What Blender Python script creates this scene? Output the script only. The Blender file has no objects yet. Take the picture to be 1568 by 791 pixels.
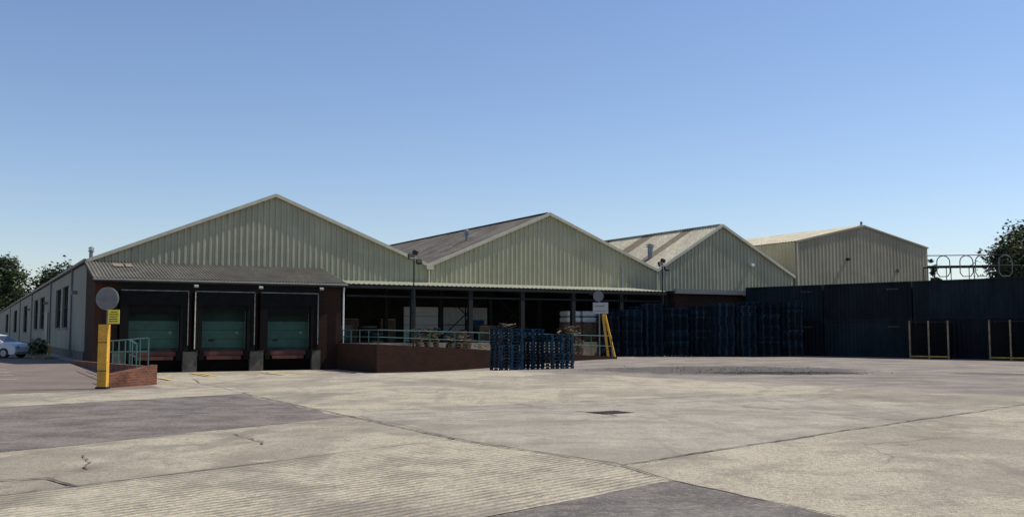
import bpy, math, random
from mathutils import Vector, Matrix
R = random.Random(7)
scene = bpy.context.scene
rad = math.radians

# ------------------------------------------------------------------ materials
class N:
    def __init__(s, name):
        s.m = bpy.data.materials.new(name); s.m.use_nodes = True
        s.t = s.m.node_tree; s.b = s.t.nodes['Principled BSDF']
        s.co = s.t.nodes.new('ShaderNodeTexCoord').outputs['Object']
    def node(s, typ, **kw):
        n = s.t.nodes.new(typ)
        for k, v in kw.items(): setattr(n, k, v)
        return n
    def link(s, a, b): s.t.links.new(a, b)
    def inp(s, sock, v):
        if isinstance(v, bpy.types.NodeSocket): s.link(v, sock)
        elif v is not None: sock.default_value = v
    def noise(s, scale, detail=4, rough=.6, vec=None, stretch=None, dist=0):
        v = vec or s.co
        if stretch:
            mp = s.node('ShaderNodeMapping'); mp.inputs['Scale'].default_value = stretch
            s.link(v, mp.inputs['Vector']); v = mp.outputs['Vector']
        n = s.node('ShaderNodeTexNoise'); s.link(v, n.inputs['Vector'])
        n.inputs['Scale'].default_value = scale; n.inputs['Detail'].default_value = detail
        n.inputs['Roughness'].default_value = rough; n.inputs['Distortion'].default_value = dist
        return n.outputs['Fac']
    def math(s, op, a, b=None, c=None):
        n = s.node('ShaderNodeMath', operation=op)
        s.inp(n.inputs[0], a); s.inp(n.inputs[1], b)
        if c is not None: s.inp(n.inputs[2], c)
        return n.outputs[0]
    def ramp(s, f, lo, hi, a=0., b=1.):
        n = s.node('ShaderNodeMapRange', interpolation_type='SMOOTHSTEP')
        s.inp(n.inputs['Value'], f)
        n.inputs['From Min'].default_value = lo; n.inputs['From Max'].default_value = hi
        n.inputs['To Min'].default_value = a; n.inputs['To Max'].default_value = b
        return n.outputs['Result']
    def mix(s, f, a, b, mode='MIX'):
        n = s.node('ShaderNodeMix', data_type='RGBA', blend_type=mode)
        s.inp(n.inputs['Factor'], f)
        for k, v in ((6, a), (7, b)):
            if isinstance(v, tuple) and len(v) == 3: v = v + (1,)
            s.inp(n.inputs[k], v)
        return n.outputs[2]
    def dist(s, cx, cy, rx=1., ry=1.):
        mp = s.node('ShaderNodeMapping'); mp.inputs['Location'].default_value = (-cx/rx, -cy/ry, 0)
        mp.inputs['Scale'].default_value = (1/rx, 1/ry, 0); s.link(s.co, mp.inputs['Vector'])
        ln = s.node('ShaderNodeVectorMath', operation='LENGTH'); s.link(mp.outputs[0], ln.inputs[0])
        return ln.outputs['Value']
    def bump(s, h, strength, dist=.02):
        n = s.node('ShaderNodeBump'); s.link(h, n.inputs['Height'])
        n.inputs['Strength'].default_value = strength; n.inputs['Distance'].default_value = dist
        s.link(n.outputs['Normal'], s.b.inputs['Normal'])
    def out(s, col, rough=.85, metal=0):
        if isinstance(col, tuple): col = col + (1,)
        s.inp(s.b.inputs['Base Color'], col); s.inp(s.b.inputs['Roughness'], rough)
        s.b.inputs['Metallic'].default_value = metal
        return s.m

def simple(name, c, rough=.8, var=.25, scale=2., metal=0, stretch=None, bump=0, spec=None):
    n = N(name)
    f = n.noise(scale, 6, .65, stretch=stretch)
    f2 = n.noise(scale*7, 3, .6)
    lo = tuple(x*(1-var) for x in c); hi = tuple(min(.95, x*(1+var)) for x in c)
    col = n.mix(n.ramp(f, .3, .7), lo, hi)
    col = n.mix(n.ramp(f2, .35, .75, 0, .35), col, tuple(x*.6 for x in c))
    if bump: n.bump(f2, bump, .01)
    if spec is not None: n.b.inputs['Specular IOR Level'].default_value = spec
    return n.out(col, rough, metal)

def cladding(name, c, dirt=(.12, .11, .08)):
    n = N(name)
    f = n.noise(.35, 4, .6)
    st = n.noise(2.2, 5, .65, stretch=(1.6, 1.6, .12))
    sp = n.node('ShaderNodeSeparateXYZ'); n.link(n.co, sp.inputs[0])
    wn = n.node('ShaderNodeTexWhiteNoise', noise_dimensions='2D')
    cb = n.node('ShaderNodeCombineXYZ')
    n.link(n.math('FLOOR', n.math('ADD', sp.outputs[0], sp.outputs[1])), cb.inputs[0])
    n.link(n.math('FLOOR', n.math('DIVIDE', sp.outputs[2], 3.3)), cb.inputs[1]); n.link(cb.outputs[0], wn.inputs[0])
    fine = n.noise(9, 4, .6)
    col = n.mix(n.ramp(f, .3, .7), tuple(x*.86 for x in c), tuple(x*1.08 for x in c))
    col = n.mix(n.math('MULTIPLY', wn.outputs['Value'], .16), col, tuple(x*.5 for x in c))
    col = n.mix(n.ramp(st, .5, .78, 0, .45), col, dirt)
    col = n.mix(n.ramp(fine, .5, .8, 0, .18), col, tuple(x*.6 for x in c))
    n.b.inputs['Specular IOR Level'].default_value = .3
    return n.out(col, .7)

def corrug_roof(name, c, moss, amount=.6):
    n = N(name)
    f = n.noise(.5, 6, .7); g = n.noise(3., 6, .75)
    col = n.mix(n.ramp(g, .4, .6), tuple(x*.75 for x in c), tuple(x*1.25 for x in c))
    col = n.mix(n.ramp(n.math('ADD', n.math('MULTIPLY', f, .6), n.math('MULTIPLY', g, .4)), .45, .58, 0, amount), col, moss)
    return n.out(col, .92)

def brick(name, a=(.19, .062, .042), b=(.12, .045, .035), mortar=(.2, .17, .14)):
    n = N(name)
    sp = n.node('ShaderNodeSeparateXYZ'); n.link(n.co, sp.inputs[0])
    cb = n.node('ShaderNodeCombineXYZ')
    n.link(n.math('ADD', sp.outputs[0], sp.outputs[1]), cb.inputs[0]); n.link(sp.outputs[2], cb.inputs[1])
    bt = n.node('ShaderNodeTexBrick'); n.link(cb.outputs[0], bt.inputs['Vector'])
    bt.inputs['Scale'].default_value = 1.; bt.inputs['Brick Width'].default_value = .225
    bt.inputs['Row Height'].default_value = .075; bt.inputs['Mortar Size'].default_value = .006
    bt.inputs['Color1'].default_value = a+(1,); bt.inputs['Color2'].default_value = b+(1,)
    bt.inputs['Mortar'].default_value = mortar+(1,)
    f = n.noise(1.3, 6, .7)
    col = n.mix(n.ramp(f, .4, .65, 0, .6), bt.outputs['Color'], (.03, .022, .018))
    n.b.inputs['Specular IOR Level'].default_value = .15
    return n.out(col, .95)

def tyre_arcs(n, col, dark=(.13, .11, .09), k=.36):
    br = n.ramp(n.noise(1.6, 4, .7), .42, .6)
    for cx, cy, r, w in ((-2, 30, 9.5, .11), (-2, 30, 11.2, .11), (8, 8, 13.5, .12), (8, 8, 15.2, .12), (-16, 24, 9.2, .1), (-16, 24, 10.8, .1), (20, 22, 12.5, .12), (20, 22, 14.1, .12), (4, 52, 19, .15), (4, 52, 21, .15)):
        d = n.math('ABSOLUTE', n.math('SUBTRACT', n.dist(cx, cy), r))
        col = n.mix(n.math('MULTIPLY', n.ramp(d, w*1.3, w*.5, 0, k), br), col, dark)
    return col

def speckle(n, base, amt=1.):
    v0 = n.noise(15, 4, .9); v1 = n.noise(38, 3, .7); v2 = n.noise(5, 5, .75); v3 = n.noise(1.1, 6, .7); v4 = n.noise(.22, 6, .65); v5 = n.noise(.13, 5, .7, dist=1.)
    col = n.mix(n.ramp(v0, .52, .62, 0, .62*amt), base, (.70, .62, .47))
    col = n.mix(n.ramp(v0, .48, .38, 0, .6*amt), col, (.14, .118, .085))
    col = n.mix(n.ramp(v1, .46, .36, 0, .45*amt), col, (.1, .088, .07))
    col = n.mix(n.ramp(v2, .53, .66, 0, .42), col, (.17, .145, .11))
    col = n.mix(n.ramp(v3, .5, .62, 0, .45), col, (.20, .17, .13))
    col = n.mix(n.ramp(v3, .46, .36, 0, .3), col, (.56, .49, .37))
    col = n.mix(n.ramp(v4, .48, .58, 0, .5), col, (.20, .172, .132))
    col = n.mix(n.ramp(v5, .52, .6, 0, .38), col, (.17, .148, .12))
    st = n.noise(.6, 5, .6, stretch=(1.6, .22, 1), dist=.6)
    col = n.mix(n.ramp(st, .55, .66, 0, .33), col, (.15, .128, .10))
    vo = n.node('ShaderNodeTexVoronoi'); n.link(n.co, vo.inputs['Vector']); vo.inputs['Scale'].default_value = .9
    rr = n.noise(.9, 2)
    col = n.mix(n.math('MULTIPLY', n.ramp(n.math('ADD', vo.outputs['Distance'], n.math('MULTIPLY', v2, .18)), .2, .13), n.ramp(rr, .5, .6, 0, .6)), col, (.1, .087, .07))
    col = tyre_arcs(n, col)
    return col, v1, v0

def cracks(n, col, scale=.16, width=.004, dark=(.1, .085, .07)):
    w = n.node('ShaderNodeTexNoise'); n.link(n.co, w.inputs['Vector']); w.inputs['Scale'].default_value = .9
    w.inputs['Detail'].default_value = 6
    m = n.node('ShaderNodeVectorMath', operation='MULTIPLY_ADD')
    n.link(w.outputs['Color'], m.inputs[0]); m.inputs[1].default_value = (.9, .9, 0); n.link(n.co, m.inputs[2])
    vo = n.node('ShaderNodeTexVoronoi', feature='DISTANCE_TO_EDGE'); n.link(m.outputs[0], vo.inputs['Vector'])
    vo.inputs['Scale'].default_value = scale
    gate = n.ramp(n.noise(.25, 3), .5, .6)
    f = n.math('MULTIPLY', n.ramp(vo.outputs['Distance'], width, width*.3), gate)
    return n.mix(n.math('MULTIPLY', f, .5), col, dark)

def plane_mask(n, nx, ny, c, w=.5, amp=1.2, ns=1.5):
    d = n.node('ShaderNodeVectorMath', operation='DOT_PRODUCT'); n.link(n.co, d.inputs[0])
    d.inputs[1].default_value = (nx, ny, 0)
    v = n.math('SUBTRACT', d.outputs['Value'], c)
    v = n.math('ADD', v, n.math('MULTIPLY', n.math('SUBTRACT', n.noise(ns, 5), .5), amp))
    return n.ramp(v, -w, w)

CONC = (.43, .37, .27)
def ell(n, cx, cy, rx, ry, ns, amp, lo=1.0, hi=.75, k=1.):
    e = n.math('ADD', n.dist(cx, cy, rx, ry), n.math('MULTIPLY', n.math('SUBTRACT', n.noise(ns, 6, .7), .5), amp))
    return n.ramp(e, lo, hi, 0, k)
def ground_mat():
    n = N('yard_concrete_and_asphalt')
    col, v1, v0 = speckle(n, CONC)
    col = cracks(n, col)
    asp = n.mix(n.ramp(n.noise(.5, 5, .65), .35, .65), (.18, .15, .125), (.29, .245, .2))
    asp = n.mix(n.ramp(v0, .52, .64, 0, .45), asp, (.44, .39, .32))
    asp = n.mix(n.ramp(v0, .48, .37, 0, .5), asp, (.09, .079, .07))
    asp = n.mix(n.ramp(n.noise(.35, 5, .6, stretch=(.5, 1.6, 1)), .52, .62, 0, .5), asp, (.12, .102, .088))
    red = n.mix(.6, asp, (.15, .1, .08))
    m1 = plane_mask(n, .79, .61, .79*-.96+.61*42.5, .6, 4, .35)
    col = n.mix(m1, col, asp)
    lx = plane_mask(n, -.8746, -.4848, -(-24.6*.8746+54.6*.4848), .12, .1)
    ny = plane_mask(n, -.66, .75, -.66*-11.6+.75*27.0, .1, .25)
    col = n.mix(n.math('MULTIPLY', lx, ny), col, red)
    col = n.mix(ell(n, 9.0, 42, 7.0, 5.6, .9, 1.3, 1.0, .7, .85), col, (.075, .065, .056))
    col = n.mix(ell(n, 10.8, 38.8, 3.4, 1.6, 1.5, 1.3, 1.0, .8, .92), col, (.028, .025, .023))
    col = n.mix(ell(n, 18.5, 38, 1.6, 1.2, 1.5, 1.3, 1.0, .8, .6), col, (.06, .055, .05))
    n.bump(n.math('ADD', v1, n.math('MULTIPLY', v0, 1.4)), .9, .02)
    return n.out(col, .95)

def slab_mat(name, base, ribs=False, amt=1.):
    n = N(name)
    col, v1, v0 = speckle(n, base, amt)
    col = cracks(n, col, .3)
    h = n.math('ADD', v1, n.math('MULTIPLY', v0, 1.4))
    if ribs:
        mp = n.node('ShaderNodeMapping'); mp.inputs['Rotation'].default_value = (0, 0, rad(-47))
        n.link(n.co, mp.inputs['Vector'])
        wv = n.node('ShaderNodeTexWave', bands_direction='Y'); n.link(mp.outputs[0], wv.inputs['Vector'])
        wv.inputs['Scale'].default_value = 2.5; wv.inputs['Distortion'].default_value = 2.8
        wv.inputs['Detail'].default_value = 4; wv.inputs['Detail Scale'].default_value = 1.6; wv.inputs['Detail Roughness'].default_value = .65
        wear = n.ramp(n.noise(1.1, 5, .7), .38, .56, .25, 1)
        f = n.math('MULTIPLY', n.ramp(wv.outputs['Fac'], .55, .15), wear)
        col = n.mix(n.math('MULTIPLY', f, .72), col, (.14, .115, .085))
        h = n.math('ADD', n.math('MULTIPLY', h, .6), n.math('MULTIPLY', wv.outputs['Fac'], 1.3))
    n.bump(h, .9, .016)
    return n.out(col, .95)

def asphalt_patch_mat(name, c):
    n = N(name)
    v1 = n.noise(45, 3, .7); v0 = n.noise(14, 4, .9); v3 = n.noise(1.0, 6, .7)
    col = n.mix(n.ramp(v3, .38, .62), tuple(x*.72 for x in c), tuple(x*1.35 for x in c))
    col = n.mix(n.ramp(v0, .52, .64, 0, .45), col, (.38, .33, .28))
    col = n.mix(n.ramp(v0, .48, .37, 0, .55), col, (.055, .047, .043))
    s = n.noise(1.2, 4, .6, stretch=(.3, 2.2, 1))
    col = n.mix(n.ramp(s, .56, .68, 0, .5), col, (.06, .052, .048))
    col = tyre_arcs(n, col, (.05, .045, .042), .5)
    n.bump(n.math('ADD', v1, v0), .8, .016)
    return n.out(col, .95)

M = {}
M['cladA'] = cladding('sage_cladding', (.36, .355, .25))
M['cladB'] = cladding('cream_cladding', (.42, .40, .27))
M['cladC'] = cladding('faded_tan_cladding', (.27, .25, .18))
M['trim'] = simple('cream_flashing', (.46, .44, .34), .6, .12)
M['gutter'] = simple('pale_green_canopy_sheet', (.32, .32, .23), .7, .2)
M['roofgrey'] = corrug_roof('weathered_cement_roof', (.15, .132, .108), (.05, .043, .034), .75)
M['roofdock'] = corrug_roof('mossy_corrugated_roof', (.14, .128, .10), (.055, .05, .038), .6)
M['roofcream'] = corrug_roof('cream_roof_sheet', (.56, .50, .36), (.36, .31, .22), .5)
M['rooflight'] = corrug_roof('dirty_rooflight', (.24, .19, .13), (.15, .118, .08), .5)
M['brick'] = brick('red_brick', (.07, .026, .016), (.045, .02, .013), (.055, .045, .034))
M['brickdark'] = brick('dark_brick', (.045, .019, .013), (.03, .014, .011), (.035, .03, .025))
M['brickred'] = brick('orange_red_brick', (.2, .07, .038), (.13, .048, .028), (.17, .14, .11))
M['render'] = cladding('grey_green_render', (.22, .235, .185))
M['dark'] = simple('dark_steel', (.016, .017, .017), .75, spec=.25)
M['black'] = simple('black_rubber', (.008, .008, .008), .9, spec=.12)
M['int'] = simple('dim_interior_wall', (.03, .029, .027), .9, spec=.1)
M['conc'] = simple('plain_concrete', (.25, .22, .17), .9, .3, 1.5, bump=.4)
M['pier'] = simple('stained_concrete_pier', (.10, .092, .075), .9, .4, 2)
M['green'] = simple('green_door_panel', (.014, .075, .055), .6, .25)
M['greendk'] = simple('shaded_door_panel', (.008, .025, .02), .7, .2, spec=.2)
M['teal'] = simple('teal_painted_rail', (.035, .12, .10), .5, .2)
M['white'] = simple('off_white_panel', (.72, .73, .72), .5, .06)
M['strip'] = simple('translucent_strip_curtain', (.5, .52, .5), .4, .12, 3)
M['glass'] = N('window_glass').out((.02, .027, .03), .2)
M['galv'] = simple('galvanised_steel', (.27, .29, .3), .45, .2, metal=.4)
M['yellow'] = simple('yellow_paint', (.62, .33, .03), .55, .25, 3)
M['signyellow'] = simple('sign_yellow', (.8, .68, .05), .5, .05)
M['grey'] = simple('grey_sign_back', (.15, .15, .15), .5, .15)
M['palblue'] = simple('blue_pallet_paint', (.009, .018, .030), .88, .5, 1.3, spec=.15)
M['palblueb'] = simple('navy_pallet_paint', (.014, .034, .056), .88, .5, 1.3, spec=.15)
M['palblue2'] = simple('bright_blue_pallet_paint', (.014, .042, .072), .85, .5, 3, spec=.15)
M['wood'] = simple('weathered_wood', (.15, .10, .06), .85, .4, 3)
M['strawwood'] = simple('pale_wood', (.32, .24, .14), .85, .35, 3)
M['card'] = simple('cardboard', (.26, .18, .10), .9, .2, 2)
M['rust'] = simple('red_oxide_steel', (.09, .024, .018), .7, .3)
M['navy'] = simple('navy_container_paint', (.008, .011, .015), .75, .5, .8, stretch=(1, 1, .3), spec=.2)
M['navy2'] = simple('blue_container_paint', (.010, .018, .023), .75, .5, .8, stretch=(1, 1, .3), spec=.2)
M['bark'] = simple('bark', (.09, .065, .045), .9)
M['leaf'] = simple('leaf_mid', (.05, .08, .026), .7, .35, .6)
M['leaf2'] = simple('leaf_light', (.1, .125, .045), .7, .3, .6)
M['leafd'] = simple('leaf_dark', (.025, .042, .016), .8, .3, .6)
M['car'] = simple('silver_car_paint', (.62, .65, .68), .3, .04)
M['tyre'] = simple('tyre_rubber', (.02, .02, .02), .85)
M['lineW'] = simple('worn_white_paint', (.6, .57, .5), .8, .3, 5)
M['shelteredge'] = simple('shelter_edge_strip', (.22, .22, .2), .85, .4, 3)
M['lineY'] = simple('worn_yellow_paint', (.62, .44, .12), .8, .35, 5)
M['joint'] = simple('dark_joint_filler', (.075, .062, .047), .95, .5, 5)
M['hair'] = simple('hairline_crack', (.14, .118, .088), .95, .5, 5)
M['lampglass'] = simple('lamp_glass', (.35, .37, .38), .2, .1)
M['stone'] = simple('gravel_stone', (.13, .115, .095), .95, .5, 6)
M['stoned'] = simple('dark_gravel_stone', (.05, .045, .04), .95, .5, 6)

# ------------------------------------------------------------------ builder
class MB:
    def __init__(s): s.v = []; s.f = []; s.mi = []; s.mats = []
    def m(s, k):
        if k not in s.mats: s.mats.append(k)
        return s.mats.index(k)
    def poly(s, pts, k):
        i = len(s.v); s.v += [tuple(p) for p in pts]; s.f.append(tuple(range(i, i+len(pts)))); s.mi.append(s.m(k))
    def hexa(s, c, k):
        i = len(s.v); s.v += [tuple(p) for p in c]
        for q in ((0,3,2,1),(4,5,6,7),(0,1,5,4),(1,2,6,5),(2,3,7,6),(3,0,4,7)):
            s.f.append(tuple(i+a for a in q)); s.mi.append(s.m(k))
    def box(s, x0, x1, y0, y1, z0, z1, k):
        s.hexa([(x0,y0,z0),(x1,y0,z0),(x1,y1,z0),(x0,y1,z0),(x0,y0,z1),(x1,y0,z1),(x1,y1,z1),(x0,y1,z1)], k)
    def rbox(s, c, size, rot, k):
        mt = Matrix.Translation(c) @ rot.to_4x4()
        a, b, d = (q/2 for q in size)
        s.hexa([mt @ Vector(p) for p in ((-a,-b,-d),(a,-b,-d),(a,b,-d),(-a,b,-d),(-a,-b,d),(a,-b,d),(a,b,d),(-a,b,d))], k)
    def beam(s, p, q, w, h, k):
        p, q = Vector(p), Vector(q); d = (q-p); L = d.length
        rot = d.to_track_quat('X', 'Z').to_matrix()
        s.rbox((p+q)/2, (L, w, h), rot, k)
    def tube(s, p, q, r, k, seg=8, r2=None):
        p, q = Vector(p), Vector(q); r2 = r if r2 is None else r2
        rot = (q-p).to_track_quat('Z', 'Y').to_matrix(); i = len(s.v)
        for c, rr in ((p, r), (q, r2)):
            for a in range(seg):
                t = 2*math.pi*a/seg; s.v.append(tuple(c + rot @ Vector((rr*math.cos(t), rr*math.sin(t), 0))))
        for a in range(seg):
            b = (a+1) % seg; s.f.append((i+a, i+b, i+seg+b, i+seg+a)); s.mi.append(s.m(k))
        s.f.append(tuple(i+seg-1-a for a in range(seg))); s.mi.append(s.m(k))
        s.f.append(tuple(i+seg+a for a in range(seg))); s.mi.append(s.m(k))
    def path(s, pts, r, k, seg=6):
        for a, b in zip(pts[:-1], pts[1:]): s.tube(a, b, r, k, seg)
    def obj(s, name, parent=None, loc=(0,0,0), rz=0., smooth=False):
        me = bpy.data.meshes.new(name); me.from_pydata(s.v, [], s.f)
        for k in s.mats: me.materials.append(M[k])
        me.polygons.foreach_set('material_index', s.mi)
        if smooth: me.polygons.foreach_set('use_smooth', [True]*len(me.polygons))
        me.update()
        o = bpy.data.objects.new(name, me); scene.collection.objects.link(o)
        o.location = loc; o.rotation_euler = (0, 0, rz)
        if parent: o.parent = parent
        return o

def empty(name, loc=(0,0,0), rz=0.):
    e = bpy.data.objects.new(name, None); scene.collection.objects.link(e)
    e.location = loc; e.rotation_euler = (0, 0, rz); e.empty_display_size = .5
    return e

# ------------------------------------------------------------------ site frame
BX, BY = -23.925, 55.0
DX, DY = .8746, .4848
PHI = math.atan2(DY, DX)
def W(lx, ly): return (BX+DX*lx-DY*ly, BY+DY*lx+DX*ly)
def L(x, y):
    x -= BX; y -= BY
    return (x*DX+y*DY, -x*DY+y*DX)
def sm(t):
    t = max(0., min(1., t)); return t*t*(3-2*t)
def gz(x, y):
    lx, ly = L(x, y); q = -ly
    if q < -1: return 0.
    d = .55*sm((25-q)/15.)
    d *= sm((lx+.8)/1.0)*(1-sm((lx-15)/14.))
    return -d

def axis(lo, hi, f0, f1, fine):
    a = []; x = f0
    while x < f1: a.append(x); x += fine
    a.append(f1); st = fine; x = f0
    while x > lo: st *= 1.5; x -= st; a.insert(0, x)
    st = fine; x = f1
    while x < hi: st *= 1.5; x += st; a.append(x)
    return a
xs = axis(-1500, 1500, -30, 14, .5); ys = axis(-300, 3500, 24, 68, .5)
g = MB(); M['ground'] = ground_mat(); g.m('ground')
for y in ys:
    for x in xs: g.v.append((x, y, gz(x, y)))
nx = len(xs)
for j in range(len(ys)-1):
    for i in range(nx-1):
        g.f.append((j*nx+i, j*nx+i+1, (j+1)*nx+i+1, (j+1)*nx+i)); g.mi.append(0)
g.obj('ground', smooth=True)

M['slabrib'] = slab_mat('brushed_concrete', (.43, .372, .27), True, .7)
M['slablight'] = slab_mat('smooth_grey_concrete', (.35, .315, .25), False, .55)
M['patch1'] = asphalt_patch_mat('asphalt_patch_grey', (.145, .12, .102))
M['patch2'] = asphalt_patch_mat('asphalt_patch_brown', (.14, .12, .102))
def wobble_edge(a, b, amp=.02, step=.2):
    a, b = Vector(a), Vector(b); n = max(2, int((b-a).length/step)); pr = Vector((-(b-a).y, (b-a).x)).normalized()
    out = []; off = 0
    for i in range(n):
        off = off*.8+R.uniform(-amp, amp); out.append(a.lerp(b, i/n) + pr*off*(0 if i == 0 else 1))
    return out
def sheet(name, pts, k, z, amp=.02):
    out = []
    for i in range(len(pts)): out += wobble_edge(pts[i], pts[(i+1) % len(pts)], amp)
    b = MB(); b.poly([(p.x, p.y, z) for p in out], k); return b.obj(name)
sheet('asphalt_patch', [(-7.04,25.7),(-3.15,18.8),(-6.82,13.3),(-12.6,6.8),(-16.5,14.4)], 'patch1', .004, .05)
sheet('asphalt_patch', [(1.73,10.69),(3.4,7.6),(6.2,2.4),(-6.2,2.2)], 'patch2', .012, .03)
sheet('concrete_slab', [(-.87,14.75),(1.25,11.85),(1.70,10.66),(-6.3,2.1),(-9.2,5.0)], 'slabrib', .008, .012)
sheet('concrete_slab', [(-.80,14.95),(1.34,12.0),(7.1,17.8),(9.6,20.1),(6.2,25.5),(-3.0,19.9),(-2.9,18.9)], 'slablight', .004, .03)

def crackstrip(b, p, q, w, amp, k='joint', step=.15, z=.016):
    p, q = Vector(p), Vector(q); n = max(3, int((q-p).length/step)); pr = Vector((-(q-p).y, (q-p).x)).normalized()
    off = 0; pts = []
    for i in range(n+1):
        off = off*.85 + R.uniform(-amp, amp)
        ww = w*R.uniform(.1, 1.4) if k == 'hair' else w*R.uniform(.35, 1.3)
        c = p.lerp(q, i/n)+pr*off
        pts.append((c-pr*ww/2, c+pr*ww/2))
    for (a, c), (d, e) in zip(pts[:-1], pts[1:]):
        b.poly([(a.x,a.y,z),(d.x,d.y,z),(e.x,e.y,z),(c.x,c.y,z)], k)
b = MB()
for p, q, w, a in [((-7.04,25.75),(-.84,14.85),.045,.012), ((-.84,14.85),(1.3,11.93),.032,.012), ((1.3,11.93),(1.73,10.69),.035,.015),
                   ((1.3,11.93),(7.12,17.8),.03,.02), ((7.12,17.8),(14.5,24.8),.03,.02), ((-.84,14.85),(-4.5,10.33),.03,.012),
                   ((1.73,10.69),(3.4,7.6),.025,.01), ((-6.9,25.7),(-16.5,14.5),.03,.02),
                   ((-4.5,10.33),(-5.0,10.9),.05,.05),((-5.0,10.9),(-6.0,10.6),.04,.05)]:
    crackstrip(b, p, q, w, a)
for p, q, w, a in [((-4.5,10.33),(-8.8,5.2),.03,.02), ((-3.0,20.0),(6.2,25.5),.04,.03), ((1.2,17.8),(2.0,18.9),.03,.05), ((2.0,18.9),(.1,21.9),.04,.05),
                   ((-4.4,15.6),(-3.6,14.1),.04,.05), ((5.0,21.4),(7.2,17.9),.04,.03), ((-.5,24),(3.0,22.2),.03,.05),
                   ((5.2,15.6),(8.0,14.4),.025,.04), ((3.2,23.6),(9.5,28.5),.04,.03), ((9.5,28.5),(16,34),.04,.03), ((-7.0,25.9),(-9.8,31),.03,.02),
                   ((-5.6,12.9),(-4.9,11.6),.03,.05), ((9.6,20.1),(6.2,25.5),.04,.03), ((-9.8,31),(-11,34),.04,.03)]:
    crackstrip(b, p, q, w, a, 'hair')
b.obj('slab_joints')
b = MB(); b.box(-.38,.38,-.28,.28,-.02,.012,'dark')
for i in range(7): b.box(-.33+i*.1,-.28+i*.1,-.24,.24,.012,.02,'rust')
b.obj('drain_grate', loc=(1.95, 19.7, .0), rz=.6)
b = MB()
for i in range(900):
    if i < 500: x, y = R.gauss(10.6, 1.7), R.gauss(38.9, .7)
    else: x, y = R.gauss(9, 3.0), R.gauss(42, 2.0)
    s = R.uniform(.012, .035); rt = Matrix.Rotation(R.uniform(0, 6), 3, 'Z') @ Matrix.Rotation(R.uniform(0, 3), 3, 'X')
    b.rbox((x, y, s*.35), (s, s*.8, s*.6), rt, R.choice(['stone', 'stoned', 'stoned']))
b.obj('gravel')

def draped(b, p, q, w, k, z=.014):
    p, q = Vector(p), Vector(q); n = max(4, int((q-p).length/.4)); pr = Vector((-(q-p).y, (q-p).x)).normalized()*w/2
    for i in range(n):
        if R.random() < .06: continue
        a = p.lerp(q, i/n); c = p.lerp(q, (i+1)/n)
        b.poly([(v.x, v.y, gz(v.x, v.y)+z) for v in (a-pr, c-pr, c+pr, a+pr)], k)
b = MB()
for lx in (1.0, 4.6, 4.95, 8.2, 8.55, 12.1):
    draped(b, W(lx, -6.5), W(lx, -18.5), .2, 'lineY' if lx not in (8.2, 12.1) else 'lineW', .03)
draped(b, W(.2, -20.5), W(.2, -26), .14, 'lineY', .03)
b.obj('dock_lane_markings')
b = MB()
for i in range(4):
    a = W(-4.2, -12-i*3.4); c = W(-8.6, -11.2-i*3.4); draped(b, a, c, .14, 'lineW')
b.obj('parking_bay_lines')

# ------------------------------------------------------------------ main warehouse
wh = empty('gabled_warehouse', (BX, BY, 0), PHI)
G = [(0, 10.6, 20.95, 5.55, 9.97, 5.95), (20.95, 30.35, 39.85, 5.95, 9.97, 6.2), (39.85, 46.35, 54.0, 6.2, 10.0, 6.1)]
def roofline(g, x):
    xa, xm, xb, ea, ap, eb = g
    return ea+(ap-ea)*(x-xa)/(xm-xa) if x <= xm else ap+(eb-ap)*(x-xm)/(xb-xm)
def gable_wall(b, g, zb, y, k, pitch=.36, dep=.065):
    xa, xm, xb = g[:3]; prof = []; x = xa
    while x < xb:
        for fx, o in ((0, 0), (.5, 0), (.6, 1), (.9, 1)):
            xx = x+fx*pitch
            if xx < xb: prof.append((xx, y-o*dep))
        x += pitch
    prof.append((xb, y))
    prof.append((xm, None)); prof.sort(key=lambda p: p[0])
    for i, p in enumerate(prof):
        if p[1] is None: prof[i] = (p[0], prof[i-1][1])
    for (x0, y0), (x1, y1) in zip(prof[:-1], prof[1:]):
        if x1-x0 < 1e-5: continue
        b.poly([(x0,y0,zb),(x1,y1,zb),(x1,y1,roofline(g,x1)),(x0,y0,roofline(g,x0))], k)
def corr_slope(b, xt, zt, xb, zb, y0, y1, k, pitch=.32, amp=.035, bands=(), kb=None):
    y = y0; st = pitch/4; i = 0; last = None
    while y <= y1:
        o = amp*math.sin(2*math.pi*i/4.+.4)
        cur = ((xt, y, zt+o), (xb, y, zb+o))
        if last:
            kk = kb if any(a < y < c for a, c in bands) else k
            b.poly([last[0], last[1], cur[1], cur[0]], kk)
        last = cur; y += st; i += 1
def rake(b, g, y, k, h=.2):
    xa, xm, xb, ea, ap, eb = g
    b.beam((xa-.05, y, ea+.04), (xm, y, ap+.04), .2, h, k); b.beam((xm, y-.004, ap+.04), (xb+.05, y-.004, eb+.04), .2, h, k)

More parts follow.
